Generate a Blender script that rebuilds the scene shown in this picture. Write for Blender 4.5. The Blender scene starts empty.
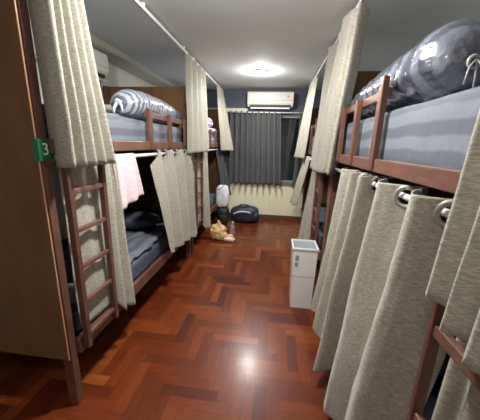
import bpy, bmesh, math, random
from mathutils import Vector, Matrix, noise
random.seed(7)
C = bpy.context.scene.collection
PI = math.pi

# ---------------------------------------------------------------- materials
def mat(name, base, rough=0.6, metal=0.0, coat=0.0, sheen=0.0, emit=None, estr=0.0, spec=0.5):
    m = bpy.data.materials.new(name); m.use_nodes = True
    b = m.node_tree.nodes['Principled BSDF']
    b.inputs['Base Color'].default_value = (*base, 1)
    b.inputs['Roughness'].default_value = rough
    b.inputs['Metallic'].default_value = metal
    b.inputs['Coat Weight'].default_value = coat
    b.inputs['Coat Roughness'].default_value = 0.12
    b.inputs['Sheen Weight'].default_value = sheen
    b.inputs['Specular IOR Level'].default_value = spec
    if emit:
        b.inputs['Emission Color'].default_value = (*emit, 1)
        b.inputs['Emission Strength'].default_value = estr
    return m

def nodes(m): return m.node_tree.nodes, m.node_tree.links, m.node_tree.nodes['Principled BSDF']

def ramp(n, stops):
    r = n.new('ShaderNodeValToRGB'); e = r.color_ramp.elements
    while len(e) < len(stops): e.new(0.5)
    for el, (p, c) in zip(e, stops):
        el.position = p; el.color = (*c, 1)
    return r

def vary(m, scale, stops, stretch=(1, 1, 1), detail=4, bump=0.0, bscale=None, bdist=0.01):
    """noise-driven colour of a surface, with an optional bump"""
    n, l, b = nodes(m)
    tc = n.new('ShaderNodeTexCoord'); mp = n.new('ShaderNodeMapping')
    mp.inputs['Scale'].default_value = stretch
    l.new(tc.outputs['Object'], mp.inputs['Vector'])
    t = n.new('ShaderNodeTexNoise'); t.inputs['Scale'].default_value = scale; t.inputs['Detail'].default_value = detail
    l.new(mp.outputs['Vector'], t.inputs['Vector'])
    r = ramp(n, stops); l.new(t.outputs['Fac'], r.inputs['Fac']); l.new(r.outputs['Color'], b.inputs['Base Color'])
    if bump:
        t2 = n.new('ShaderNodeTexNoise'); t2.inputs['Scale'].default_value = bscale or scale; t2.inputs['Detail'].default_value = 3
        l.new(mp.outputs['Vector'], t2.inputs['Vector'])
        bp = n.new('ShaderNodeBump'); bp.inputs['Strength'].default_value = bump; bp.inputs['Distance'].default_value = bdist
        l.new(t2.outputs['Fac'], bp.inputs['Height']); l.new(bp.outputs['Normal'], b.inputs['Normal'])
    return m

M = {}
M['cloth'] = vary(mat('beige_slub_cloth', (.38, .34, .26), .75, sheen=.25), 38,
                  [(.25, (.245, .228, .185)), (.45, (.355, .335, .275)), (.72, (.55, .525, .445))], stretch=(1.5, 1.5, 7), detail=5, bump=.35, bscale=60, bdist=.004)
M['darkcloth'] = vary(mat('charcoal_cloth', (.05, .052, .06), .8, sheen=.2), 30, [(.3, (.035, .037, .041)), (.75, (.070, .074, .080))], stretch=(1, 1, 5))
M['wood'] = vary(mat('brown_bed_wood', (.11, .045, .028), .42), 9, [(.3, (.105, .046, .032)), (.7, (.165, .076, .055))], stretch=(4, 4, 1), detail=6)
M['railwood'] = vary(mat('reddish_rail_wood', (.17, .07, .045), .4), 9, [(.3, (.125, .056, .040)), (.7, (.19, .092, .066))], stretch=(4, 1, 6), detail=6)
M['panel'] = vary(mat('brown_veneer', (.09, .05, .022), .6, spec=.15), 3, [(.3, (.150, .076, .034)), (.7, (.205, .108, .052))], stretch=(2.5, 1, .7), detail=6)
M['edge'] = mat('pale_veneer_edge', (.50, .27, .15), .5)
M['slat'] = mat('dark_board', (.05, .03, .02), .7)
M['steel'] = mat('brushed_steel', (.72, .72, .72), .3, metal=.9)
M['grommet'] = mat('pewter_ring', (.36, .355, .33), .4, metal=.35)
M['whitepaint'] = mat('white_enamel', (.78, .78, .78), .35)
M['ceiling'] = vary(mat('ceiling_paint', (.55, .54, .51), .8), 1.2, [(.3, (.70, .745, .765)), (.7, (.74, .785, .80))])
M['cream'] = vary(mat('cream_paint', (.66, .62, .42), .7), 2, [(.3, (.84, .81, .59)), (.7, (.87, .84, .63))])
M['navywall'] = vary(mat('slate_blue_paint', (.10, .115, .17), .7), 2, [(.3, (.075, .085, .12)), (.7, (.09, .10, .14))])
M['offwhite'] = vary(mat('off_white_paint', (.52, .52, .45), .75), 2, [(.3, (.58, .59, .53)), (.7, (.63, .64, .58))])
M['olive'] = mat('olive_paint', (.16, .16, .09), .6)
M['skirt'] = mat('brown_skirting', (.13, .055, .035), .4)
M['ac'] = mat('white_plastic', (.80, .79, .75), .35)
M['acgrey'] = mat('grey_plastic', (.35, .36, .37), .4)
M['acdark'] = mat('dark_slot', (.03, .03, .03), .6)
M['green'] = mat('green_plastic', (.010, .14, .055), .4)
M['numeral'] = mat('white_print', (.85, .88, .86), .5)
M['pink'] = vary(mat('pink_terry', (.72, .53, .60), .9, sheen=.3), 60, [(.3, (.70, .50, .57)), (.7, (.82, .66, .72))], bump=.5, bscale=120, bdist=.004)
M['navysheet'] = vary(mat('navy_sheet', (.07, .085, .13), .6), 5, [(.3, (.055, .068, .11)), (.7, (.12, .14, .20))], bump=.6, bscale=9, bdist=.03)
M['plasticclear'] = mat('clear_plastic', (.55, .58, .62), .1, coat=1)
M['bottle'] = mat('clear_bottle', (.75, .82, .88), .08)
M['bottle'].node_tree.nodes['Principled BSDF'].inputs['Transmission Weight'].default_value = .75
M['cap'] = mat('blue_cap', (.10, .25, .5), .4)
M['bag'] = vary(mat('navy_nylon', (.018, .022, .04), .5), 8, [(.3, (.012, .014, .026)), (.7, (.03, .035, .06))], bump=.5, bscale=14, bdist=.02)
M['black'] = mat('black_nylon', (.012, .012, .014), .6)
M['bagstripe'] = mat('grey_white_band', (.60, .60, .68), .5)
M['white'] = vary(mat('white_cotton', (.75, .78, .82), .8), 10, [(.3, (.70, .73, .78)), (.7, (.85, .87, .90))], bump=.4, bscale=14, bdist=.02)
M['beigeblanket'] = mat('beige_blanket', (.46, .43, .36), .8, sheen=.2)
M['yellow'] = vary(mat('yellow_wrapper', (.72, .52, .22), .35), 16, [(.30, (.16, .07, .05)), (.38, (.62, .38, .14)), (.55, (.74, .58, .28)), (.68, (.82, .72, .50)), (.74, (.66, .22, .20))])
M['pinkwrap'] = vary(mat('pink_wrapper', (.8, .5, .5), .5), 22, [(.35, (.72, .34, .34)), (.6, (.88, .76, .74))])
M['bin'] = mat('white_bin_plastic', (.80, .79, .78), .3)
M['label'] = mat('grey_sticker', (.26, .26, .27), .5)
M['binin'] = mat('pale_blue_liner', (.55, .60, .66), .4)
M['redbox'] = mat('orange_sticker', (.75, .35, .15), .5)
M['lamp'] = mat('lamp_glow', (1, 1, 1), .5, emit=(1, .93, .80), estr=28)
M['night'] = mat('night_facade', (.02, .022, .03), .8)
gl = mat('window_glass', (.9, .93, .95), .03); gl.node_tree.nodes['Principled BSDF'].inputs['Transmission Weight'].default_value = 1.0
M['glass'] = gl

def stripes(name, c1, c2, period, axis, rough=.6, coat=0., bump=.25, bs=7, soft=.12):
    m = mat(name, c1, rough, coat=coat); n, l, b = nodes(m)
    tc = n.new('ShaderNodeTexCoord'); s = n.new('ShaderNodeSeparateXYZ'); l.new(tc.outputs['Object'], s.inputs[0])
    ns = n.new('ShaderNodeTexNoise'); ns.inputs['Scale'].default_value = 5; l.new(tc.outputs['Object'], ns.inputs['Vector'])
    a = n.new('ShaderNodeMath'); a.operation = 'ADD'
    if axis == 'xz': l.new(s.outputs['X'], a.inputs[0]); l.new(s.outputs['Z'], a.inputs[1])
    else: l.new(s.outputs['Y'], a.inputs[0]); a.inputs[1].default_value = 0
    w = n.new('ShaderNodeMath'); w.operation = 'MULTIPLY_ADD'
    l.new(ns.outputs['Fac'], w.inputs[0]); w.inputs[1].default_value = period * .35; l.new(a.outputs[0], w.inputs[2])
    k = n.new('ShaderNodeMath'); k.operation = 'MULTIPLY'; l.new(w.outputs[0], k.inputs[0]); k.inputs[1].default_value = 2 * PI / period
    si = n.new('ShaderNodeMath'); si.operation = 'SINE'; l.new(k.outputs[0], si.inputs[0])
    mr = n.new('ShaderNodeMapRange'); l.new(si.outputs[0], mr.inputs[0]); mr.inputs[1].default_value = -soft * 3; mr.inputs[2].default_value = soft * 3
    r = ramp(n, [(0, c1), (1, c2)]); l.new(mr.outputs[0], r.inputs['Fac']); l.new(r.outputs['Color'], b.inputs['Base Color'])
    t2 = n.new('ShaderNodeTexNoise'); t2.inputs['Scale'].default_value = bs; t2.inputs['Detail'].default_value = 4
    l.new(tc.outputs['Object'], t2.inputs['Vector'])
    bp = n.new('ShaderNodeBump'); bp.inputs['Strength'].default_value = bump; bp.inputs['Distance'].default_value = .03
    l.new(t2.outputs['Fac'], bp.inputs['Height']); l.new(bp.outputs['Normal'], b.inputs['Normal'])
    return m
M['sheet'] = stripes('grey_striped_sheet', (.105, .118, .15), (.185, .205, .245), .10, 'xz', .7)
M['duvet'] = stripes('grey_striped_duvet', (.13, .145, .19), (.40, .43, .50), .036, 'y', .35, coat=.6, bump=.4, bs=12)
M['duvetwide'] = stripes('grey_striped_duvet_in_plastic', (.07, .08, .11), (.165, .18, .225), .10, 'y', .25, coat=1., bump=.9, bs=8)
M['lilac'] = stripes('lilac_checked_cotton', (.38, .34, .50), (.74, .72, .80), .07, 'xz', .7)

# floor: glossy red-brown parquet, tone per block
fm = mat('herringbone_parquet', (.2, .06, .03), .32, coat=.18, spec=.35); n, l, b = nodes(fm)
b.inputs['Coat Roughness'].default_value = .19
at_ = n.new('ShaderNodeAttribute'); at_.attribute_name = 'tone'
uv = n.new('ShaderNodeUVMap'); uv.uv_map = 'UVMap'
mp = n.new('ShaderNodeMapping'); mp.inputs['Scale'].default_value = (6, 60, 1); l.new(uv.outputs[0], mp.inputs['Vector'])
g = n.new('ShaderNodeTexNoise'); g.inputs['Scale'].default_value = 1.0; g.inputs['Detail'].default_value = 6; l.new(mp.outputs[0], g.inputs['Vector'])
r = ramp(n, [(0, (.085, .016, .006)), (.45, (.155, .030, .0085)), (.8, (.215, .049, .012)), (1, (.29, .080, .020))])
l.new(at_.outputs['Fac'], r.inputs['Fac'])
mx = n.new('ShaderNodeMix'); mx.data_type = 'RGBA'; mx.blend_type = 'MULTIPLY'; mx.inputs['Factor'].default_value = .55
gr = ramp(n, [(.3, (.55, .50, .45)), (.7, (1.15, 1.15, 1.1))]); l.new(g.outputs['Fac'], gr.inputs['Fac'])
l.new(r.outputs['Color'], mx.inputs[6]); l.new(gr.outputs['Color'], mx.inputs[7]); l.new(mx.outputs[2], b.inputs['Base Color'])
tcf = n.new('ShaderNodeTexCoord'); bn = n.new('ShaderNodeTexNoise'); bn.inputs['Scale'].default_value = 9; l.new(tcf.outputs['Object'], bn.inputs['Vector'])
bf = n.new('ShaderNodeBump'); bf.inputs['Strength'].default_value = .10; bf.inputs['Distance'].default_value = .02
l.new(bn.outputs['Fac'], bf.inputs['Height']); l.new(bf.outputs['Normal'], b.inputs['Normal'])
M['floor'] = fm

# ---------------------------------------------------------------- helpers
def obj(name, bm, m, parent=None, smooth=False, label=None, bevel=0.0):
    if isinstance(bm, bmesh.types.BMesh):
        me = bpy.data.meshes.new(name); bm.normal_update(); bm.to_mesh(me); bm.free()
    else: me = bm
    if smooth:
        for p in me.polygons: p.use_smooth = True
    o = bpy.data.objects.new(name, me); C.objects.link(o)
    if m is not None: me.materials.append(M[m])
    if parent: o.parent = parent
    if label: o['label'] = label
    if bevel:
        md = o.modifiers.new('bevel', 'BEVEL'); md.width = bevel; md.segments = 2; md.limit_method = 'ANGLE'
    return o
def tag(o, label, cat, group=None):
    o['label'] = label; o['category'] = cat
    if group: o['group'] = group
    return o
def empty(name, label, cat, loc=(0, 0, 0), group=None):
    o = bpy.data.objects.new(name, None); C.objects.link(o); o.location = loc; o.empty_display_size = .1
    return tag(o, label, cat, group)
def at_root(o, root):
    """child built in world coordinates under an Empty placed at loc"""
    o.parent = root; o.matrix_parent_inverse = Matrix.Translation(root.location).inverted()
    return o
def struct(name, bm, m, parent=None, **k):
    o = obj(name, bm, m, parent, **k); o['kind'] = 'structure'; return o
def B(): return bmesh.new()
def box(bm, x0, x1, y0, y1, z0, z1):
    v = [bm.verts.new(p) for p in ((x0,y0,z0),(x1,y0,z0),(x1,y1,z0),(x0,y1,z0),(x0,y0,z1),(x1,y0,z1),(x1,y1,z1),(x0,y1,z1))]
    for f in ((0,3,2,1),(4,5,6,7),(0,1,5,4),(1,2,6,5),(2,3,7,6),(3,0,4,7)): bm.faces.new([v[i] for i in f])
    return bm
def bx(*a): return box(B(), *a)
def tube(bm, pts, rad, seg=10, caps=True):
    pts = [Vector(p) for p in pts]; rings = []
    for i, p in enumerate(pts):
        d = (pts[min(i+1, len(pts)-1)] - pts[max(i-1, 0)]).normalized()
        u = d.cross(Vector((0, 0, 1)));  u = u if u.length > .05 else d.cross(Vector((1, 0, 0)))
        u.normalize(); w = d.cross(u)
        r_ = rad[i] if isinstance(rad, (list, tuple)) else rad
        rings.append([bm.verts.new(p + (u*math.cos(2*PI*k/seg) + w*math.sin(2*PI*k/seg))*r_) for k in range(seg)])
    for a, c in zip(rings, rings[1:]):
        for k in range(seg): bm.faces.new((a[k], a[(k+1) % seg], c[(k+1) % seg], c[k]))
    if caps: bm.faces.new(rings[0][::-1]); bm.faces.new(rings[-1])
    return bm
def torus(bm, c, axis, R, r_, nu=28, nv=8):
    q = Vector(axis).normalized().to_track_quat('Z', 'Y').to_matrix(); c = Vector(c); g_ = []
    for i in range(nu):
        a = 2*PI*i/nu
        g_.append([bm.verts.new(c + q @ Vector(((R+r_*math.cos(t))*math.cos(a), (R+r_*math.cos(t))*math.sin(a), r_*math.sin(t)))) for t in [2*PI*k/nv for k in range(nv)]])
    for i in range(nu):
        for k in range(nv):
            bm.faces.new((g_[i][k], g_[(i+1) % nu][k], g_[(i+1) % nu][(k+1) % nv], g_[i][(k+1) % nv]))
    return bm
def cr(pts, n):
    """Catmull-Rom samples through control points (tuples of any length)"""
    P = [pts[0]] + list(pts) + [pts[-1]]; m = len(pts) - 1; out = []
    for i in range(n + 1):
        s = min(i / n * m, m - 1e-6); k = int(s); t = s - k
        p0, p1, p2, p3 = P[k], P[k+1], P[k+2], P[k+3]
        out.append(tuple(.5*((2*b_) + (c_-a_)*t + (2*a_-5*b_+4*c_-d_)*t*t + (-a_+3*b_-3*c_+d_)*t**3) for a_, b_, c_, d_ in zip(p0, p1, p2, p3)))
    return out
def blob(c, rad, amp=.08, freq=6, seed=0, power=2.0, flat=None, nu=40, nv=24):
    """lumpy super-ellipsoid"""
    bm = B(); c = Vector(c); rows = []
    sg = lambda v, p: math.copysign(abs(v)**p, v)
    p = 2.0/power
    for j in range(nv + 1):
        ph = -PI/2 + PI*j/nv; row = []
        for i in range(nu):
            th = 2*PI*i/nu
            d = Vector((sg(math.cos(ph), p)*sg(math.cos(th), p)*rad[0], sg(math.cos(ph), p)*sg(math.sin(th), p)*rad[1], sg(math.sin(ph), p)*rad[2]))
            k = 1 + amp*noise.noise(d*freq + Vector((seed*3.1, seed*1.7, seed))) + amp*.5*noise.noise(d*freq*2.3 + Vector((seed, 9, 3)))
            q = c + d*k
            if flat is not None: q.z = max(q.z, flat)
            row.append(bm.verts.new(q))
        rows.append(row)
    for a, d in zip(rows, rows[1:]):
        for i in range(nu): bm.faces.new((a[i], a[(i+1) % nu], d[(i+1) % nu], d[i]))
    bmesh.ops.remove_doubles(bm, verts=bm.verts, dist=1e-4)
    return bm

def curtain(name, label, group, top, bot, mtl='cloth', nu=None, nv=40, pw=1.0, wob=.006, rod=None, eyelets=False, seed=0, parts=True, loc=None, hemnoise=.006):
    """top / bot: control points (x, y, z), the folds seen from above at the heading and at the hem"""
    nu = nu or (len(top)-1)*10
    T = cr(top, nu); D = cr(bot, nu)
    bm = B(); grid = []
    for j in range(nv + 1):
        v = j/nv; e = v**pw; row = []
        for i in range(nu + 1):
            p = Vector(T[i]).lerp(Vector(D[i]), e)
            z = T[i][2] + (D[i][2]-T[i][2])*v
            w_ = wob*min(1, v*3)
            p.z = z
            q = Vector((p.x*6 + seed, p.y*6, z*2.2))
            p.x += w_*noise.noise(q)*1.6 + .35*w_*noise.noise(q*3.7); p.y += w_*noise.noise(q + Vector((7, 3, 1)))*1.3
            if j == nv: p.z += hemnoise*noise.noise(Vector((i*.3, seed, 2)))
            row.append(bm.verts.new(p))
        grid.append(row)
    faces = []
    for a, c in zip(grid, grid[1:]):
        for i in range(nu): faces.append(bm.faces.new((a[i], a[i+1], c[i+1], c[i])))
    rings = []
    if eyelets and rod:
        for i in range(nu):
            xa, xb = T[i][0]-rod[0], T[i+1][0]-rod[0]
            if xa*xb <= 0 and xa != xb:
                t = xa/(xa-xb); y = T[i][1] + t*(T[i+1][1]-T[i][1])
                tan = Vector((T[i+1][0]-T[i][0], T[i+1][1]-T[i][1], 0)).normalized()
                rings.append((Vector((rod[0], y, rod[1])), Vector((tan.y, -tan.x, 0))))
        kill = [f for f in faces if any((f.calc_center_median()-c).length < .034 for c, _ in rings)]
        bmesh.ops.delete(bm, geom=kill, context='FACES')
    o = obj(name, bm, mtl, smooth=True)
    s = o.modifiers.new('thickness', 'SOLIDIFY'); s.thickness = .004; s.offset = 0
    tag(o, label, 'curtain', group)
    for c, ax in rings:
        obj('eyelet', torus(B(), c, ax, .0385, .0105), 'grommet', o, smooth=True)
    # stitched hem band
    hb = B(); pr_ = None
    for i in range(nu + 1):
        lo = grid_pos(T[i], D[i], 1.0, pw); hi = grid_pos(T[i], D[i], .965, pw)
        cur = [hb.verts.new(lo), hb.verts.new(hi)]
        if pr_: hb.faces.new((pr_[0], cur[0], cur[1], pr_[1]))
        pr_ = cur
    hb.free()
    return o
def grid_pos(t, d, v, pw):
    p = Vector(t).lerp(Vector(d), v**pw); p.z = t[2] + (d[2]-t[2])*v; return p

# ---------------------------------------------------------------- room shell
XL, XR, Y0, Y1, H = -2.05, 1.55, -1.6, 5.15, 2.42
def floor_mesh():
    W, n_ = .070, 5; bm = B(); uvl = bm.loops.layers.uv.new('UVMap'); col = bm.loops.layers.float_color.new('tone')
    rnd = random.Random(4)
    def quad(x0, x1, y0, y1, horiz):
        tone = min(1, max(0, rnd.gauss(.47, .25)))
        ox, oy = rnd.random()*50, rnd.random()*50
        x0, x1 = -x1 - .25, -x0 - .25
        L0 = (x0, y0)
        a, b_, c_, d_ = max(x0, XL), min(x1, XR), max(y0, Y0), min(y1, Y1)
        if b_-a < .004 or d_-c_ < .004: return
        g_ = .0007
        vs = [bm.verts.new(p) for p in ((a+g_, c_+g_, 0), (b_-g_, c_+g_, 0), (b_-g_, d_-g_, 0), (a+g_, d_-g_, 0))]
        f = bm.faces.new(vs)
        for lp in f.loops:
            dx, dy = lp.vert.co.x - L0[0], lp.vert.co.y - L0[1]
            lp[uvl].uv = (ox+dx, oy+dy) if horiz else (ox+dy, oy+dx)
            lp[col] = (tone, tone, tone, 1)
    K = 140
    for k in range(-K, K):
        for m_ in range(-14, 15):
            x = (k + 2*n_*m_)*W; y = k*W + 1.2
            if not (Y0-1 < y < Y1+1) or abs(x) > 4: continue
            quad(x, x+n_*W, y, y+W, True)
            quad(x, x+W, y+W, y+W+n_*W, False)
    z = -.0015
    f = bm.faces.new([bm.verts.new(p) for p in ((XL, Y0, z), (XR, Y0, z), (XR, Y1, z), (XL, Y1, z))])
    for lp in f.loops: lp[col] = (.0, .0, .0, 1)
    box(bm, XL, XR, Y0, Y1, -.1, -.004)
    return bm
struct('floor', floor_mesh(), 'floor')
struct('ceiling', bx(XL-.1, XR+.1, Y0-.1, Y1+.1, H, H+.1), 'ceiling')
struct('wall_left', bx(XL-.1, XL, Y0, Y1, -.1, H), 'offwhite')
struct('wall_right', bx(XR, XR+.1, Y0, Y1, -.1, H), 'offwhite')
struct('wall_back', bx(XL, XR, Y0-.1, Y0, -.1, H), 'offwhite')
# far wall with its window opening: cream below the sill, slate blue above
WX0, WX1, WZ0, WZ1 = -.86, .62, .74, 1.99
w = B(); box(w, XL-.1, XR+.1, Y1, Y1+.12, -.1, WZ0)
wf = struct('wall_far', w, 'cream')
w = B(); box(w, XL-.1, WX0, Y1, Y1+.12, WZ0, H); box(w, WX1, XR+.1, Y1, Y1+.12, WZ0, H); box(w, WX0, WX1, Y1, Y1+.12, WZ1, H)
struct('wall_far_upper', w, 'navywall')
wn = bpy.data.objects.new('window_1', None); C.objects.link(wn); wn['kind'] = 'structure'
w = B(); y = Y1+.03
for a in ((WX0, WX0+.05), (-.14, -.09), (WX1-.05, WX1)): box(w, a[0], a[1], y, y+.05, WZ0, WZ1)
box(w, WX0+.05, -.14, y, y+.05, WZ0, WZ0+.05); box(w, -.09, WX1-.05, y, y+.05, WZ0, WZ0+.05)
box(w, WX0+.05, -.14, y, y+.05, WZ1-.05, WZ1); box(w, -.09, WX1-.05, y, y+.05, WZ1-.05, WZ1)
struct('window_frame', w, 'acgrey', wn)
struct('window_pane', box(box(B(), WX0+.05, -.14, y+.02, y+.026, WZ0+.05, WZ1-.05), -.09, WX1-.05, y+.02, y+.026, WZ0+.05, WZ1-.05), 'glass', wn)
struct('window_sill', bx(WX0-.03, WX1+.03, Y1-.03, Y1+.02, WZ0-.03, WZ0+.03), 'olive', wn)
struct('trim_1', bx(XL, -.53, Y1-.035, Y1, 2.025, 2.085), 'offwhite')
sk = B(); box(sk, XL, XR, Y1-.018, Y1, 0, .10); struct('baseboard_far', sk, 'skirt')
struct('baseboard_left', bx(XL, XL+.018, Y0, Y1-.018, 0, .10), 'skirt')
struct('baseboard_right', bx(XR-.018, XR, Y0, Y1-.018, 0, .10), 'skirt')
w = B(); box(w, XL, -1.78, Y0, Y1, 2.36, H)
struct('trim_2', w, 'offwhite')

# ---------------------------------------------------------------- ceiling lights
def downlight(x, y, label, power, glow):
    t = empty('ceiling_light', label, 'ceiling light', (x, y, H), 'round ceiling downlights')
    b_ = torus(B(), (0, 0, -.006), (0, 0, 1), .085, .012, 32, 8); obj('rim', b_, 'whitepaint', t, smooth=True)
    b_ = B(); bmesh.ops.create_cone(b_, cap_ends=True, segments=32, radius1=.078, radius2=.078, depth=.01, matrix=Matrix.Translation((0, 0, -.005)))
    obj('diffuser', b_, 'lamp', t)
    for kind, e, dz in (('POINT', glow, -.05), ('SPOT', 1-glow, -.03)):      # the bowl's glow and its downward beam
        ld = bpy.data.lights.new('downlight_lamp', kind); ld.energy = power*e; ld.color = (1, .975, .925); ld.shadow_soft_size = .05
        if kind == 'SPOT': ld.spot_size = math.radians(170); ld.spot_blend = .35; ld.shadow_soft_size = .07
        lo = bpy.data.objects.new('downlight_lamp', ld); C.objects.link(lo); lo.parent = t; lo.location = (0, 0, dz)
downlight(-.25, 3.96, 'round glowing downlight in the ceiling before the far wall', 82, .22)
downlight(-.25, 1.42, 'round ceiling downlight over the aisle between the near bunks', 100, .46)
downlight(-.25, -.35, 'extra ceiling downlight added behind the viewer to light the near bunk end', 9, .4)  # unseen lamp, added to brighten the near end panel and camera-facing surfaces

# ---------------------------------------------------------------- bunk beds
def bunk(label, s, xf, xb, y0, y1, zr, zrod, guard, guardtop, ladder, lx, rungs=tuple((.39+.2*k, .024) for k in range(5)), sw=.015, tagno=False):
    """s=+1: the aisle is on the +x side; xf = aisle face, xb = wall face"""
    root = empty('bunk_bed', label, 'bunk bed', (xf, y0, 0), 'wooden bunk beds along the aisle')
    def P(name, bm, m, lab=None, bevel=.004, parent=None, smooth=False):
        o = obj(name, bm, m, bevel=bevel, label=lab, smooth=smooth); at_root(o, root) if parent is None else setattr(o, 'parent', parent); return o
    lo = lambda a, c: (min(a, c), max(a, c))
    pw, pd = .055, .044
    front = lo(xf - s*.022, xf - s*(.022+pw)); back = lo(xb, xb + s*pw)
    posts = []
    for xr in (front, back):
        for ya in (y0 + .012, y1 - .012 - pd):
            posts.append(P('post', bx(xr[0], xr[1], ya, ya+pd, 0, 2.06), 'wood'))
    xa, xc = lo(xf - s*.030, xb)
    fx = xf - s*.030
    for ya in (y0, y1 - .012):
        e = P('end_panel', bx(xa, xc, ya, ya+.012, .31, 2.06), 'panel', bevel=0)
        ed = obj('panel_edge', bx(*lo(fx, fx + s*.004), ya-.001, ya+.005, .31, 2.06), 'edge', label='pale thin veneer edge'); ed.parent = e
    # side rails
    yi, yj = y0+.012+pd, y1-.012-pd
    for z0, z1 in ((.31, .40), (zr, zr+.065)):
        P('side_rail', bx(*lo(xf, xf - s*.03), yi, yj, z0, z1), 'railwood')
        P('side_rail', bx(*lo(xb, xb + s*.03), yi, yj, z0, z1), 'railwood')
    P('bed_board', bx(*lo(xf - s*.03, xb + s*.03), yi, yj, .345, .365), 'slat', bevel=0)
    P('bed_board', bx(*lo(xf - s*.03, xb + s*.03), yi, yj, zr+.012, zr+.032), 'slat', bevel=0)
    # guard rail
    for k, (gy, gz) in enumerate(guard):
        P('guard_post', bx(*lo(xf + s*.012, xf - s*.018), gy-.027, gy+.027, zr+.01, gz), 'wood')
    P('guard_bar', bx(*lo(xf - s*.018, xf - s*.04), guard[0][0]-.02, min(yj, guard[-1][0]+.03), guardtop-.045, guardtop), 'railwood')
    # ladder
    if ladder:
        a, c = ladder
        for yy in (a, c): P('ladder_stile', bx(*lo(lx + s*.016, lx - s*.016), yy-sw, yy+sw, .33, zr+.02), 'wood')
        for rz, rh in rungs: P('ladder_rung', bx(*lo(lx + s*.011, lx - s*.011), a+sw, c-sw, rz, rz+rh), 'railwood')
    # curtain rod
    rd = P('curtain_rod', tube(B(), [(xf - s*.02, yi+.04, zrod), (xf - s*.02, yj-.04, zrod)], .013, 14), 'whitepaint', 'thin white metal rod', bevel=0, smooth=True)
    for ya, yb in ((yi-.03, yi+.045), (yj-.045, yj+.03)):
        P('rod_socket', tube(B(), [(xf - s*.024, ya, zrod), (xf - s*.024, yb, zrod)], .018, 14), 'wood', 'dark wooden rod socket', bevel=0, parent=rd)
    if tagno:
        tg = P('number_tag', bx(xf - s*.046, xf - s*.014, y0-.005, y0+.058, 1.352, 1.448), 'green', 'green number tag wrapped on the post', bevel=.003)
        cu = bpy.data.curves.new('numeral', 'FONT'); cu.body = '3'; cu.size = .074; cu.extrude = .0008; cu.align_x = 'CENTER'; cu.align_y = 'CENTER'
        to = bpy.data.objects.new('tmp', cu); C.objects.link(to)
        me = bpy.data.meshes.new_from_object(to.evaluated_get(bpy.context.evaluated_depsgraph_get())); bpy.data.objects.remove(to)
        me.materials.clear(); me.transform(Matrix.Rotation(PI/2, 4, 'X')); me.transform(Matrix.Rotation(PI/2, 4, 'Z')); me.transform(Matrix.Translation((xf - .0135, y0+.030, 1.402)))
        nu_ = obj('numeral', me, 'numeral', label='white figure 3'); nu_.parent = tg; nu_.matrix_parent_inverse = Matrix.Identity(4)
    return root
LX = -.99
bunk('bunk bed on the left with green tag 3 on its near post', 1, LX, -2.02, 1.055, 3.155, 1.385, 1.345, [(2.10, 1.70), (2.51, 1.695), (2.95, 1.695)], 1.68, (1.145, 1.405), -.968, tagno=True)
bunk('far bunk bed on the left, beyond the pink towel bunk and beside the duffel bag', 1, LX, -2.02, 3.19, 5.10, 1.385, 1.345, [(4.15, 1.66), (4.5, 1.65), (4.85, 1.65)], 1.64, (3.275, 3.545), -.968)
RX = .505
bunk('bunk bed on the right with the big plastic-wrapped duvet roll on top', -1, RX, 1.53, .42, 2.52, 1.330, 1.265, [(1.47, 1.785), (1.86, 1.735), (2.23, 1.735)], 1.735, (.43, .69), .462, rungs=((.38, .035), (.665, .035), (.96, .035)), sw=.010)
bunk('far bunk bed on the right, beyond the white waste bin', -1, RX, 1.53, 2.555, 4.655, 1.330, 1.265, [(3.60, 1.785), (4.0, 1.735), (4.36, 1.735)], 1.735, (2.62, 2.89), .462)

# ---------------------------------------------------------------- mattresses and bedding
def mattress(label, x0, x1, y0, y1, z0, z1, m, group, r_=.035, seed=1, cat='mattress', name='mattress'):
    c = ((x0+x1)/2, (y0+y1)/2, (z0+z1)/2); rad = ((x1-x0)/2, (y1-y0)/2, (z1-z0)/2)
    bm = B(); bmesh.ops.create_cube(bm, size=2)
    bmesh.ops.subdivide_edges(bm, edges=bm.edges[:], cuts=11, use_grid_fill=True)
    for v in bm.verts:
        p = v.co.copy(); q = Vector((p.x*rad[0], p.y*rad[1], p.z*rad[2]))
        inn = Vector((max(-rad[0]+r_, min(rad[0]-r_, q.x)), max(-rad[1]+r_, min(rad[1]-r_, q.y)), max(-rad[2]+r_, min(rad[2]-r_, q.z))))
        d = q - inn
        if d.length > 1e-6: q = inn + d.normalized()*r_
        q.z += .008*noise.noise(Vector((q.x*4 + seed, q.y*4, 0))) if q.z > 0 else 0
        v.co = q
    o = obj(name, bm, m, smooth=True); o.location = c
    tag(o, label, cat, group); return o
ms = 'striped mattresses on the bunks'
mattress('upper mattress with dark guard posts before it, under the left duvet roll', -1.965, -1.035, 1.16, 3.05, 1.418, 1.615, 'sheet', ms, seed=1)
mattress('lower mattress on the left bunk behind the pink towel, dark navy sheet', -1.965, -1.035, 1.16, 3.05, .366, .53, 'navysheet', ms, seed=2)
mattress('lilac checked upper mattress of the far left bunk', -1.965, -1.035, 3.30, 4.99, 1.418, 1.70, 'lilac', ms, seed=3)
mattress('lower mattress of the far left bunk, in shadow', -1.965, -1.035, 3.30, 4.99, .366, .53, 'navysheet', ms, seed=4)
mattress('thick grey striped mattress at upper right, close to the viewer', .545, 1.475, .53, 2.41, 1.363, 1.635, 'sheet', ms, seed=5)
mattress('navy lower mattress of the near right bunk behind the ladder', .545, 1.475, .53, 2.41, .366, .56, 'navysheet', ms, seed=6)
mattress('upper mattress of the far right bunk', .545, 1.475, 2.67, 4.54, 1.363, 1.60, 'sheet', ms, seed=7)
mattress('lower mattress of the far right bunk', .545, 1.475, 2.67, 4.54, .366, .53, 'navysheet', ms, seed=8)

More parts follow.
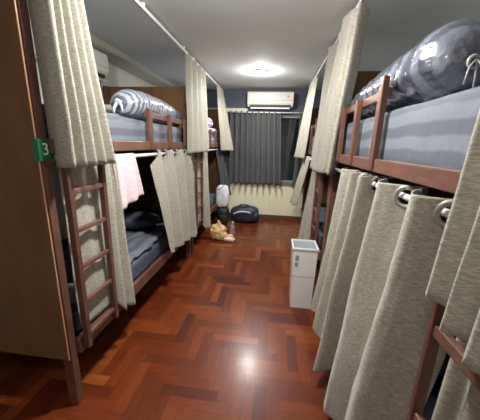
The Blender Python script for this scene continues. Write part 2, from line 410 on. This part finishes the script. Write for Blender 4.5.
def roll(label, ax, rads, m, seed, tie_at, sq=.85, folds=26):
    """rolled duvet in a plastic sleeve: axis points, radius per point, crumpled skin, gathered near end"""
    n_ = 110; A = cr(ax, n_); R_ = cr([(q,) for q in rads], n_)
    bm = B(); rings = []; seg = 56
    for i in range(n_+1):
        p = Vector(A[i]); r0 = R_[i][0]; s = i/n_; row = []
        for k in range(seg):
            t = 2*PI*k/seg; u = Vector((math.cos(t), 0, math.sin(t)*sq))
            gather = max(0, 1 - s*7)                      # pleats run into the tied end
            d = 1 + .045*noise.noise(Vector((math.cos(t)*2, p.y*5, math.sin(t)*2 + seed))) + .035*noise.noise(Vector((math.cos(t)*5 + seed, p.y*16, math.sin(t)*5)))
            d += gather*.10*math.sin(t*11 + seed) + .02*math.sin(p.y*55 + 3*math.sin(t*2))*(1-gather)
            row.append(bm.verts.new(p + u*r0*d))
        rings.append(row)
    for a, c in zip(rings, rings[1:]):
        for k in range(seg): bm.faces.new((a[k], a[(k+1) % seg], c[(k+1) % seg], c[k]))
    bm.faces.new(rings[0][::-1]); bm.faces.new(rings[-1])
    o = obj('duvet_roll', bm, m, smooth=True); tag(o, label, 'rolled duvet', 'rolled duvets on the upper bunks')
    return o
lr = roll('striped duvet rolled in plastic on the left upper bunk, white tie at its end',
          [(-1.23, 2.07, 1.735), (-1.22, 2.11, 1.740), (-1.195, 2.22, 1.748), (-1.18, 2.5, 1.745), (-1.17, 2.8, 1.735), (-1.16, 3.03, 1.725)],
          [.035, .10, .132, .132, .122, .10], 'duvet', 3, 0)
b_ = B(); tube(b_, [(-1.260, 2.070, 1.740), (-1.230, 2.060, 1.750), (-1.200, 2.070, 1.740)], [.012, .02, .012])
tube(b_, [(-1.230, 2.060, 1.740), (-1.245, 2.030, 1.690), (-1.240, 2.020, 1.650)], [.014, .010, .006]); tube(b_, [(-1.220, 2.060, 1.740), (-1.180, 2.030, 1.710), (-1.170, 2.020, 1.665)], [.014, .010, .006])
obj('tie', b_, 'white', lr, smooth=True, label='white knotted tie')
rr = roll('fat grey duvet roll in shiny plastic on the right upper bunk',
          [(.71, 1.18, 1.77), (.715, 1.21, 1.79), (.725, 1.30, 1.805), (.715, 1.5, 1.795), (.70, 1.85, 1.78), (.68, 2.15, 1.76), (.67, 2.38, 1.745)],
          [.04, .11, .165, .168, .153, .13, .105], 'duvetwide', 8, 0)
b_ = B()
for dx, dz in ((-.045, -.09), (-.01, -.11), (.03, -.09)): tube(b_, [(.705, 1.165, 1.77), (.705+dx*.7, 1.14, 1.77+dz*.35), (.705+dx, 1.13, 1.77+dz)], .0035)
torus(b_, (.705, 1.172, 1.765), (0, 1, 0), .020, .007, 16, 6)
obj('tie', b_, 'acgrey', rr, smooth=True, label='grey plastic drawstring')
tag(obj('folded_duvet', blob((-1.26, 4.25, 1.785), (.21, .62, .085), .08, 5, 12, 3), 'lilac', smooth=True), 'pale lilac checked duvet folded on the far left upper bunk', 'duvet')
tag(obj('pillow', blob((-1.72, 2.70, 1.665), (.20, .26, .055), .06, 5, 3, 2.6), 'white', smooth=True), 'white pillow on the left upper mattress beside the rolled duvet', 'pillow')
tag(obj('folded_blanket', blob((-1.72, 2.70, 1.752), (.19, .23, .034), .04, 6, 5, 4), 'beigeblanket', smooth=True), 'beige folded blanket on top of the white pillow', 'blanket')
tag(obj('pillow', blob((-1.52, 2.66, .612), (.30, .21, .075), .12, 6, 9, 2.6), 'navysheet', smooth=True), 'dark blue pillow at the far end of the lower left bunk', 'pillow')
tag(obj('crumpled_sheet', blob((-1.22, 1.98, .556), (.19, .42, .03), .35, 9, 4, 2.5, nu=60, nv=30), 'sheet', smooth=True), 'crumpled grey sheet on the lower left mattress below the towel', 'sheet')
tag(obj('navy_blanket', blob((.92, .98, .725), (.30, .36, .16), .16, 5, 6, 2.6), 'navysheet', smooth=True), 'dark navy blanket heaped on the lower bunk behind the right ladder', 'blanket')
tag(obj('storage_pouch', blob((-1.13, 1.24, .585), (.04, .06, .055), .12, 9, 2, 2.4), 'binin', smooth=True), 'small pale blue pouch on the lower left mattress behind the near post', 'pouch')

# ---------------------------------------------------------------- ceiling curtain rails
def rail(label, x, y0, y1):
    t = empty('curtain_rail', label, 'curtain rail', (x, y0, 2.385), 'white curtain rails under the ceiling')
    b_ = B(); box(b_, -.010, .010, 0, y1-y0, -.008, .008); box(b_, -.010, -.006, 0, y1-y0, -.018, -.008); box(b_, .006, .010, 0, y1-y0, -.018, -.008)
    obj('track', b_, 'whitepaint', t)
    for yy in (.15, (y1-y0)/2, y1-y0-.15): obj('bracket', bx(-.008, .008, yy-.010, yy+.010, .008, .035), 'whitepaint', t)
rail('white curtain rail over the left bunk with the green tag', -1.0, 1.08, 3.14)
rail('white curtain rail over the far left bunk', -1.0, 3.2, 4.98)
rail('white curtain rail over the near right bunk', .51, .30, 2.5)
rail('white curtain rail over the far right bunk', .51, 2.58, 4.65)

# ---------------------------------------------------------------- curtains
up = 'beige curtains hanging from the ceiling rails'; lw = 'beige curtains of the lower bunks'
ZT = 2.368
def pl(pts, z): return [(x, y, z if not isinstance(z, (list, tuple)) else z[i]) for i, (x, y) in enumerate(pts)]
def curt(name, *a, **k): return curtain(name, *a, **k)

curt('upper_curtain', 'tall beige curtain bunched by the green tag post, upper left', up,
     pl([(-1.044, 1.137), (-1.004, 1.120), (-0.964, 1.100), (-0.929, 1.100), (-0.919, 1.115), (-0.954, 1.127), (-0.916, 1.142), (-0.952, 1.158), (-0.914, 1.174), (-0.949, 1.192), (-0.914, 1.210), (-0.949, 1.228), (-0.914, 1.246), (-0.964, 1.268)], ZT),
     pl([(-1.03, 1.145), (-.99, 1.125), (-.95, 1.106), (-.91, 1.108), (-.895, 1.122), (-.930, 1.155), (-.885, 1.18), (-.925, 1.215), (-.88, 1.25), (-.925, 1.29), (-.88, 1.33), (-.925, 1.37), (-.88, 1.41), (-.93, 1.44)], 1.325), nu=140, seed=1, wob=.004)
curt('lower_curtain', 'beige curtain hanging behind the ladder of the left near bunk', lw,
     pl([(-1.03, 1.17), (-1.04, 1.24), (-1.02, 1.31), (-1.04, 1.38), (-1.02, 1.44), (-.985, 1.50), (-1.03, 1.54), (-.98, 1.57), (-1.02, 1.60)], 1.37),
     pl([(-1.02, 1.17), (-1.00, 1.22), (-.998, 1.29), (-1.0, 1.37), (-1.0, 1.43), (-.945, 1.49), (-.985, 1.53), (-.935, 1.585), (-.96, 1.63)], [.43, .43, .425, .42, .42, .33, .33, .31, .32]), nu=90, seed=2)
curt('lower_curtain', 'beige eyelet curtain drawn to the far end of the left near bunk', lw,
     pl([(-1.0, 2.08), (-.95, 2.19), (-1.06, 2.30), (-.95, 2.46), (-1.06, 2.58), (-.945, 2.73), (-1.05, 2.84), (-.945, 2.97), (-1.04, 3.04), (-.97, 3.10)], [1.26, 1.375, 1.375, 1.375, 1.375, 1.375, 1.375, 1.375, 1.375, 1.37]),
     pl([(-.88, 2.16), (-.87, 2.22), (-.96, 2.36), (-.875, 2.50), (-.96, 2.60), (-.88, 2.72), (-.965, 2.84), (-.88, 2.94), (-.95, 3.02), (-.90, 3.08)], [.47, .46, .42, .42, .40, .39, .37, .35, .34, .34]), nu=160, nv=90, rod=(-1.01, 1.345), eyelets=True, seed=3)
curt('upper_curtain', 'tall beige curtain between the two left bunks', up,
     pl([(-1.0, 3.04), (-.955, 3.12), (-1.0, 3.22), (-.955, 3.32), (-1.01, 3.42), (-.955, 3.52), (-1.01, 3.60), (-.955, 3.70), (-1.0, 3.76)], ZT),
     pl([(-.945, 2.88), (-.90, 2.96), (-.94, 3.06), (-.895, 3.18), (-.94, 3.30), (-.895, 3.42), (-.94, 3.52), (-.89, 3.63), (-.93, 3.70)], 1.335), nu=90, seed=4)
curt('lower_curtain', 'beige curtain behind and beside the far left ladder', lw,
     pl([(-1.03, 3.30), (-1.04, 3.38), (-1.02, 3.46), (-1.04, 3.56), (-.97, 3.64), (-1.03, 3.74), (-.97, 3.84), (-1.02, 3.92)], 1.37),
     pl([(-1.0, 3.30), (-1.0, 3.38), (-.998, 3.46), (-1.0, 3.56), (-.93, 3.64), (-.98, 3.74), (-.92, 3.84), (-.96, 3.92)], [.36, .36, .34, .33, .22, .2, .18, .18]), nu=70, seed=5)
curt('upper_curtain', 'narrow beige curtain at the far end of the left rail near the window', up,
     pl([(-1.0, 4.62), (-.955, 4.68), (-1.0, 4.74), (-.95, 4.80), (-.99, 4.86), (-.955, 4.92)], ZT),
     pl([(-.93, 4.66), (-.84, 4.68), (-.90, 4.76), (-.78, 4.78), (-.84, 4.86), (-.745, 4.90)], 1.33), nu=60, seed=6)
curt('lower_curtain', 'dark grey curtain hanging low at the far left bunk end', lw,
     pl([(-1.03, 4.70), (-.97, 4.76), (-1.02, 4.82), (-.95, 4.86), (-1.0, 4.92), (-.94, 4.97)], 1.37),
     pl([(-.93, 4.72), (-.86, 4.77), (-.90, 4.84), (-.80, 4.86), (-.84, 4.94), (-.78, 4.98)], [.66, .64, .6, .55, .5, .5]), 'darkcloth', nu=60, seed=7)
# right side
curt('upper_curtain', 'thick beige curtain hem close to the viewer over the right ladder', up,
     pl([(.53, .70), (.48, .655), (.53, .61), (.48, .565), (.53, .525), (.475, .485), (.53, .44), (.475, .40), (.52, .35)], ZT),
     pl([(.437, .660), (.372, .605), (.435, .575), (.372, .535), (.432, .505), (.372, .462), (.432, .425), (.372, .385), (.43, .33)], [1.11, 1.12, 1.09, 1.08, 1.065, 1.06, 1.05, 1.05, 1.05]), nu=160, nv=60, seed=8, wob=.004)
curt('lower_curtain', 'large beige eyelet curtain at front right covering the lower bunk', lw,
     pl([(.60, .78), (.57, .795), (.52, .825), (.465, .855), (.44, .89), (.49, .98), (.555, 1.03), (.57, 1.065), (.52, 1.105), (.465, 1.14), (.44, 1.175), (.49, 1.27), (.57, 1.37), (.60, 1.44), (.53, 1.425), (.455, 1.405), (.44, 1.43), (.54, 1.54), (.56, 1.58), (.50, 1.59), (.44, 1.61), (.55, 1.74), (.50, 1.76), (.44, 1.80), (.50, 1.92)], 1.312),
     pl([(.485, .76), (.46, .775), (.41, .81), (.355, .845), (.335, .885), (.37, .98), (.43, 1.01), (.44, 1.035), (.40, 1.07), (.35, 1.11), (.33, 1.15), (.37, 1.25), (.44, 1.35), (.46, 1.42), (.39, 1.41), (.325, 1.39), (.312, 1.42), (.40, 1.55), (.43, 1.60), (.39, 1.62), (.342, 1.665), (.43, 1.80), (.40, 1.83), (.352, 1.89), (.44, 2.02)], [.12]*17+[.16]*3+[.21]*5), nu=300, nv=150, rod=(.525, 1.265), eyelets=True, seed=9, wob=.010)
curt('lower_curtain', 'beige curtain bunched behind the near right ladder', lw,
     pl([(.60, .72), (.55, .69), (.585, .65), (.545, .61), (.58, .57), (.545, .52)], 1.30),
     pl([(.52, .72), (.50, .69), (.53, .65), (.50, .61), (.53, .57), (.505, .52)], [.42]*6), nu=60, seed=10)
curt('upper_curtain', 'tall beige curtain with a bright sheen between the right bunks', up,
     pl([(.585, 2.15), (.545, 2.115), (.505, 2.085), (.492, 2.09), (.515, 2.145), (.505, 2.165), (.475, 2.18), (.46, 2.25), (.45, 2.33), (.53, 2.43), (.55, 2.65), (.475, 2.88), (.465, 2.93), (.54, 3.0)], ZT),
     pl([(.540, 2.42), (.505, 2.375), (.470, 2.335), (.452, 2.34), (.468, 2.41), (.455, 2.435), (.425, 2.45), (.395, 2.56), (.37, 2.66), (.42, 2.72), (.43, 2.83), (.40, 2.94), (.392, 2.99), (.43, 3.04)], 1.215), nu=150, seed=11, wob=.004)
curt('lower_curtain', 'thin beige curtain strip beyond the far right ladder', lw,
     pl([(.53, 2.98), (.48, 3.05), (.55, 3.13), (.48, 3.22), (.55, 3.30), (.49, 3.38)], 1.30),
     pl([(.45, 2.98), (.40, 3.10), (.45, 3.22), (.38, 3.36), (.43, 3.44), (.37, 3.56)], [.2, .16, .16, .12, .12, .1]), nu=60, seed=12)
curt('upper_curtain', 'beige curtain at the far end of the right rail by the window', up,
     pl([(.53, 4.06), (.48, 4.14), (.53, 4.22), (.475, 4.30), (.525, 4.38), (.475, 4.46)], ZT),
     pl([(.45, 4.18), (.40, 4.26), (.44, 4.36), (.355, 4.44), (.40, 4.54), (.325, 4.62)], 1.26), nu=60, seed=13)
curt('lower_curtain', 'beige lower curtain with a twisted end beside the window, far right', lw,
     pl([(.53, 4.05), (.48, 4.14), (.55, 4.24), (.48, 4.34), (.54, 4.42), (.49, 4.50)], 1.30),
     pl([(.41, 4.20), (.37, 4.26), (.41, 4.34), (.335, 4.42), (.37, 4.50), (.30, 4.52)], [.56, .52, .52, .48, .5, .5]), nu=60, seed=14)
# dark window curtain on its rod
wr = empty('curtain_rod', 'white rod above the dark window curtain under the air conditioner', 'curtain rod', (-.85, 5.05, 2.01))
obj('rod', tube(B(), [(0, 0, 0), (1.34, 0, 0)], .011, 12), 'whitepaint', wr, smooth=True)
for xx in (.03, 1.31): obj('bracket', tube(B(), [(xx, 0, 0), (xx, .10, 0)], .008, 8), 'whitepaint', wr)
wp = []; wb = []
k_ = 18
for i in range(k_+1):
    for dx, dy in ((0, 5.005),) if i % 2 == 0 else ((-.026, 5.09), (0, 5.095), (.026, 5.09)):
        wp.append((-.83 + i*(.90/k_) + dx, dy, 2.03)); wb.append((-.83 + i*(.98/k_) + dx, dy, .70 if i % 2 == 0 else .715))
curt('window_curtain', 'wide dark grey pleated curtain covering the far window', 'dark window curtains', wp, wb, 'darkcloth', nu=260, seed=15, wob=.006)
curt('window_curtain', 'narrow dark grey curtain edge at the right of the far window', 'dark window curtains',
     [(.42, 5.10, 2.03), (.46, 5.04, 2.03), (.50, 5.10, 2.03), (.54, 5.04, 2.03), (.58, 5.10, 2.03)],
     [(.36, 5.10, .70), (.42, 5.03, .69), (.48, 5.10, .70), (.54, 5.03, .69), (.60, 5.10, .70)], 'darkcloth', nu=40, seed=16)

# ---------------------------------------------------------------- air conditioners
def ac_unit(label, loc, W, D, Hh, rot, badge=True):
    t = empty('air_conditioner', label, 'air conditioner', loc, 'wall air conditioners'); t.rotation_euler.z = rot
    prof = [(0, 0), (-D*.72, 0), (-D*.95, Hh*.22), (-D, Hh*.45), (-D*.97, Hh*.93), (-D*.88, Hh), (0, Hh)]
    b_ = B(); sides = [[b_.verts.new((x, p[0], p[1])) for p in prof] for x in (-W/2, W/2)]
    for k in range(len(prof)): b_.faces.new((sides[0][k], sides[1][k], sides[1][(k+1) % len(prof)], sides[0][(k+1) % len(prof)]))
    b_.faces.new(sides[0][::-1]); b_.faces.new(sides[1]); bmesh.ops.recalc_face_normals(b_, faces=b_.faces)
    obj('body', b_, 'ac', t, bevel=.008)
    obj('outlet', bx(-W*.44, W*.44, -D*.90, -D*.74, .004, .03), 'acdark', t, label='dark air slot')
    b_ = bx(-W*.43, W*.43, -.055, .0, -.005, .005); o = obj('louver', b_, 'whitepaint', t, bevel=.002); o.location = (0, -D*.80, -.012); o.rotation_euler.x = .5
    obj('seam', bx(-W*.49, W*.49, -D-.002, -D*.96, Hh*.40, Hh*.415), 'acgrey', t)
    if badge: obj('badge', bx(W*.36, W*.40, -D-.001, -D*.96, Hh*.60, Hh*.74), 'redbox', t, label='small orange sticker')
    return t
ac_unit('white wall air conditioner above the dark window curtain', (-.125, Y1, 2.10), .80, .20, .245, 0)
ac_unit('wall air conditioner high on the left wall over the near bunk', (XL, 2.55, 2.10), .85, .21, .25, PI/2, False)

# ---------------------------------------------------------------- towel, bin, things on the floor
def towel():
    bm = B(); nx, ns = 34, 40; rows = []
    zr, xr = 1.345, -1.01
    for i in range(nx+1):
        s = i/nx; y = 1.55 + .28*s; row = []
        Lf, Lb = .335 - .02*s, .22
        for j in range(ns+1):
            t = j/ns*(Lf+Lb+.05) - Lf
            if t < 0: x, z = xr+.019 - .0*t, zr + t
            elif t < .05: a = t/.05*PI; x, z = xr + .019*math.cos(a), zr + .019*math.sin(a)
            else: x, z = xr-.019, zr - (t-.05)
            dn = max(0, -t)/Lf
            x += .012*math.sin(s*13)*dn + .006*noise.noise(Vector((s*5, t*6, 2)))*dn + .02*dn
            yy = y + .03*dn*s + .02*dn + .006*noise.noise(Vector((s*3, t*8, 8)))
            row.append(bm.verts.new((x, yy, z + .03*dn*dn*s)))
        rows.append(row)
    for a, c in zip(rows, rows[1:]):
        for j in range(ns): bm.faces.new((a[j], a[j+1], c[j+1], c[j]))
    o = obj('towel', bm, 'pink', smooth=True)
    s_ = o.modifiers.new('thickness', 'SOLIDIFY'); s_.thickness = .008; s_.offset = 0
    tag(o, 'pale pink towel hanging over the rod of the left lower bunk', 'towel')
towel()

bn = empty('waste_bin', 'tall white open waste bin standing before the right curtains', 'bin', (.315, 2.31, 0)); bn.rotation_euler.z = .0
def taper_box(bm, w0, d0, w1, d1, z0, z1):
    v = [bm.verts.new(p) for p in ((-w0, -d0, z0), (w0, -d0, z0), (w0, d0, z0), (-w0, d0, z0), (-w1, -d1, z1), (w1, -d1, z1), (w1, d1, z1), (-w1, d1, z1))]
    for f in ((0,3,2,1),(0,1,5,4),(1,2,6,5),(2,3,7,6),(3,0,4,7)): bm.faces.new([v[i] for i in f])
    return bm
o = obj('bucket', taper_box(B(), .092, .095, .105, .11, 0, .585), 'bin', bn); s_ = o.modifiers.new('thickness', 'SOLIDIFY'); s_.thickness = .006; s_.offset = -1
b_ = B()
for a in ((-.112, -.098, -.117, .117), (.098, .112, -.117, .117), (-.098, .098, -.117, -.103), (-.098, .098, .103, .117)): box(b_, *a, .572, .592)
obj('rim', b_, 'bin', bn, bevel=.003)
obj('liner', taper_box(B(), .084, .087, .097, .10, .25, .575), 'binin', bn, label='pale blue grey inner liner')
obj('groove', bx(-.1005, .1005, -.1055, -.1, .318, .322), 'acgrey', bn)
b_ = B(); box(b_, -.082, -.050, -.1085, -.105, .47, .52); box(b_, -.082, -.055, -.1085, -.105, .415, .455); obj('sticker', b_, 'label', bn, label='grey printed sticker')

# duffel bag
db = empty('duffel_bag', 'dark navy duffel bag with a pale band on the floor under the window', 'bag', (-.50, 4.90, 0))
obj('body', blob((0, 0, .155), (.265, .15, .155), .07, 7, 4, 3.2, flat=0), 'bag', db, smooth=True)
obj('band', tube(B(), cr([(-.20, -.135, .17), (-.13, -.153, .215), (-.02, -.158, .235), (.08, -.152, .225), (.12, -.145, .21)], 16), [.012]+[.017]*15+[.01], 8), 'bagstripe', db, smooth=True, label='pale grey carrying strap')
obj('handle', tube(B(), cr([(-.12, -.03, .29), (-.08, -.03, .335), (.06, -.03, .335), (.11, -.03, .285)], 16), .011, 8), 'black', db, smooth=True)
obj('end_pocket', blob((.225, -.05, .13), (.05, .10, .09), .08, 8, 5, 3), 'bag', db, smooth=True)
bp = empty('backpack', 'black backpack on the floor under the white bag, beside the duffel bag', 'bag', (-.87, 4.64, 0))
obj('body', blob((0, 0, .17), (.115, .115, .17), .08, 7, 8, 2.8, flat=0), 'black', bp, smooth=True)
obj('pocket', blob((.02, -.10, .12), (.08, .04, .09), .06, 8, 2, 3), 'black', bp, smooth=True)
tb = empty('tote_bag', 'white cloth bag with a thin black strap on top of the black backpack', 'bag', (-.88, 4.62, .335))
obj('body', blob((0, 0, .20), (.115, .080, .205), .08, 6, 3, 3.2, flat=0), 'white', tb, smooth=True)
obj('strap', tube(B(), cr([(-.108, -.04, .29), (-.075, -.07, .325), (-.02, -.075, .35), (.03, -.04, .405)], 14), .006, 8), 'black', tb, smooth=True, label='thin black strap')
wbt = empty('water_bottle', 'clear plastic water bottle standing on the floor before the duffel bag', 'bottle', (-.585, 3.93, 0))
prof = [(.0, 0), (.034, 0), (.037, .01), (.037, .05), (.034, .06), (.037, .07), (.037, .12), (.034, .13), (.037, .14), (.037, .18), (.028, .215), (.014, .235), (.014, .25)]
b_ = B(); rg = [[b_.verts.new((r_*math.cos(2*PI*k/20), r_*math.sin(2*PI*k/20), z)) for k in range(20)] for r_, z in prof[1:]]
for a, c in zip(rg, rg[1:]):
    for k in range(20): b_.faces.new((a[k], a[(k+1) % 20], c[(k+1) % 20], c[k]))
b_.faces.new(rg[0][::-1]); b_.faces.new(rg[-1]); obj('body', b_, 'bottle', wbt, smooth=True)
b_ = B(); bmesh.ops.create_cone(b_, cap_ends=True, segments=20, radius1=.017, radius2=.016, depth=.024, matrix=Matrix.Translation((0, 0, .262))); obj('cap', b_, 'bagstripe', wbt, smooth=False, label='pale cap')
# crumpled yellow bag with a peaked flap, pink and white wrapper beside it
yb = empty('snack_bag', 'crumpled yellow and cream plastic bag with a pointed flap on the floor', 'bag', (-.80, 3.86, 0))
obj('body', blob((0, 0, .115), (.135, .10, .125), .28, 9, 11, 2.4, flat=0, nu=60, nv=36), 'yellow', yb, smooth=True)
obj('flap', tube(B(), [(.04, -.03, .15), (.03, -.03, .22), (.015, -.03, .28), (.005, -.03, .32)], [.07, .045, .022, .004], 5), 'yellow', yb, smooth=False, label='pale pointed flap')
obj('tail', blob((.14, -.01, .05), (.09, .05, .05), .3, 12, 3, 2.2, flat=0), 'yellow', yb, smooth=True)
tag(obj('wrapper', blob((-.60, 3.80, .03), (.095, .055, .032), .35, 14, 4, 2.3, flat=.0), 'pinkwrap', smooth=True), 'crumpled pink and white wrapper on the floor before the water bottle', 'wrapper')

# ---------------------------------------------------------------- camera and world
f_, vp, vv = 265.707, (275., 145.), (210., 1280.)
Yc = Vector((vp[0]-240, -(vp[1]-210), -f_)).normalized()      # aisle direction in camera axes (x right, y up, z back)
Zc = -Vector((vv[0]-240, -(vv[1]-210), -f_)).normalized()     # world up in camera axes
Xc = Yc.cross(Zc).normalized()
R3 = Matrix((Xc, Yc, Zc))
cam = bpy.data.cameras.new('camera'); co = bpy.data.objects.new('camera', cam); C.objects.link(co)
cam.sensor_fit = 'HORIZONTAL'; cam.sensor_width = 36; cam.lens = f_*36/480; cam.clip_start = .02
co.matrix_world = Matrix.Translation((0, 0, 1.45)) @ R3.to_4x4()
sc = bpy.context.scene; sc.camera = co
wd = bpy.data.worlds.new('night'); sc.world = wd; wd.use_nodes = True
wd.node_tree.nodes['Background'].inputs[0].default_value = (.006, .008, .011, 1)
wd.node_tree.nodes['Background'].inputs[1].default_value = 1
vs = sc.view_settings; vs.view_transform = 'Standard'; vs.look = 'None'; vs.gamma = 1; vs.use_curve_mapping = False; vs.exposure = 0.5
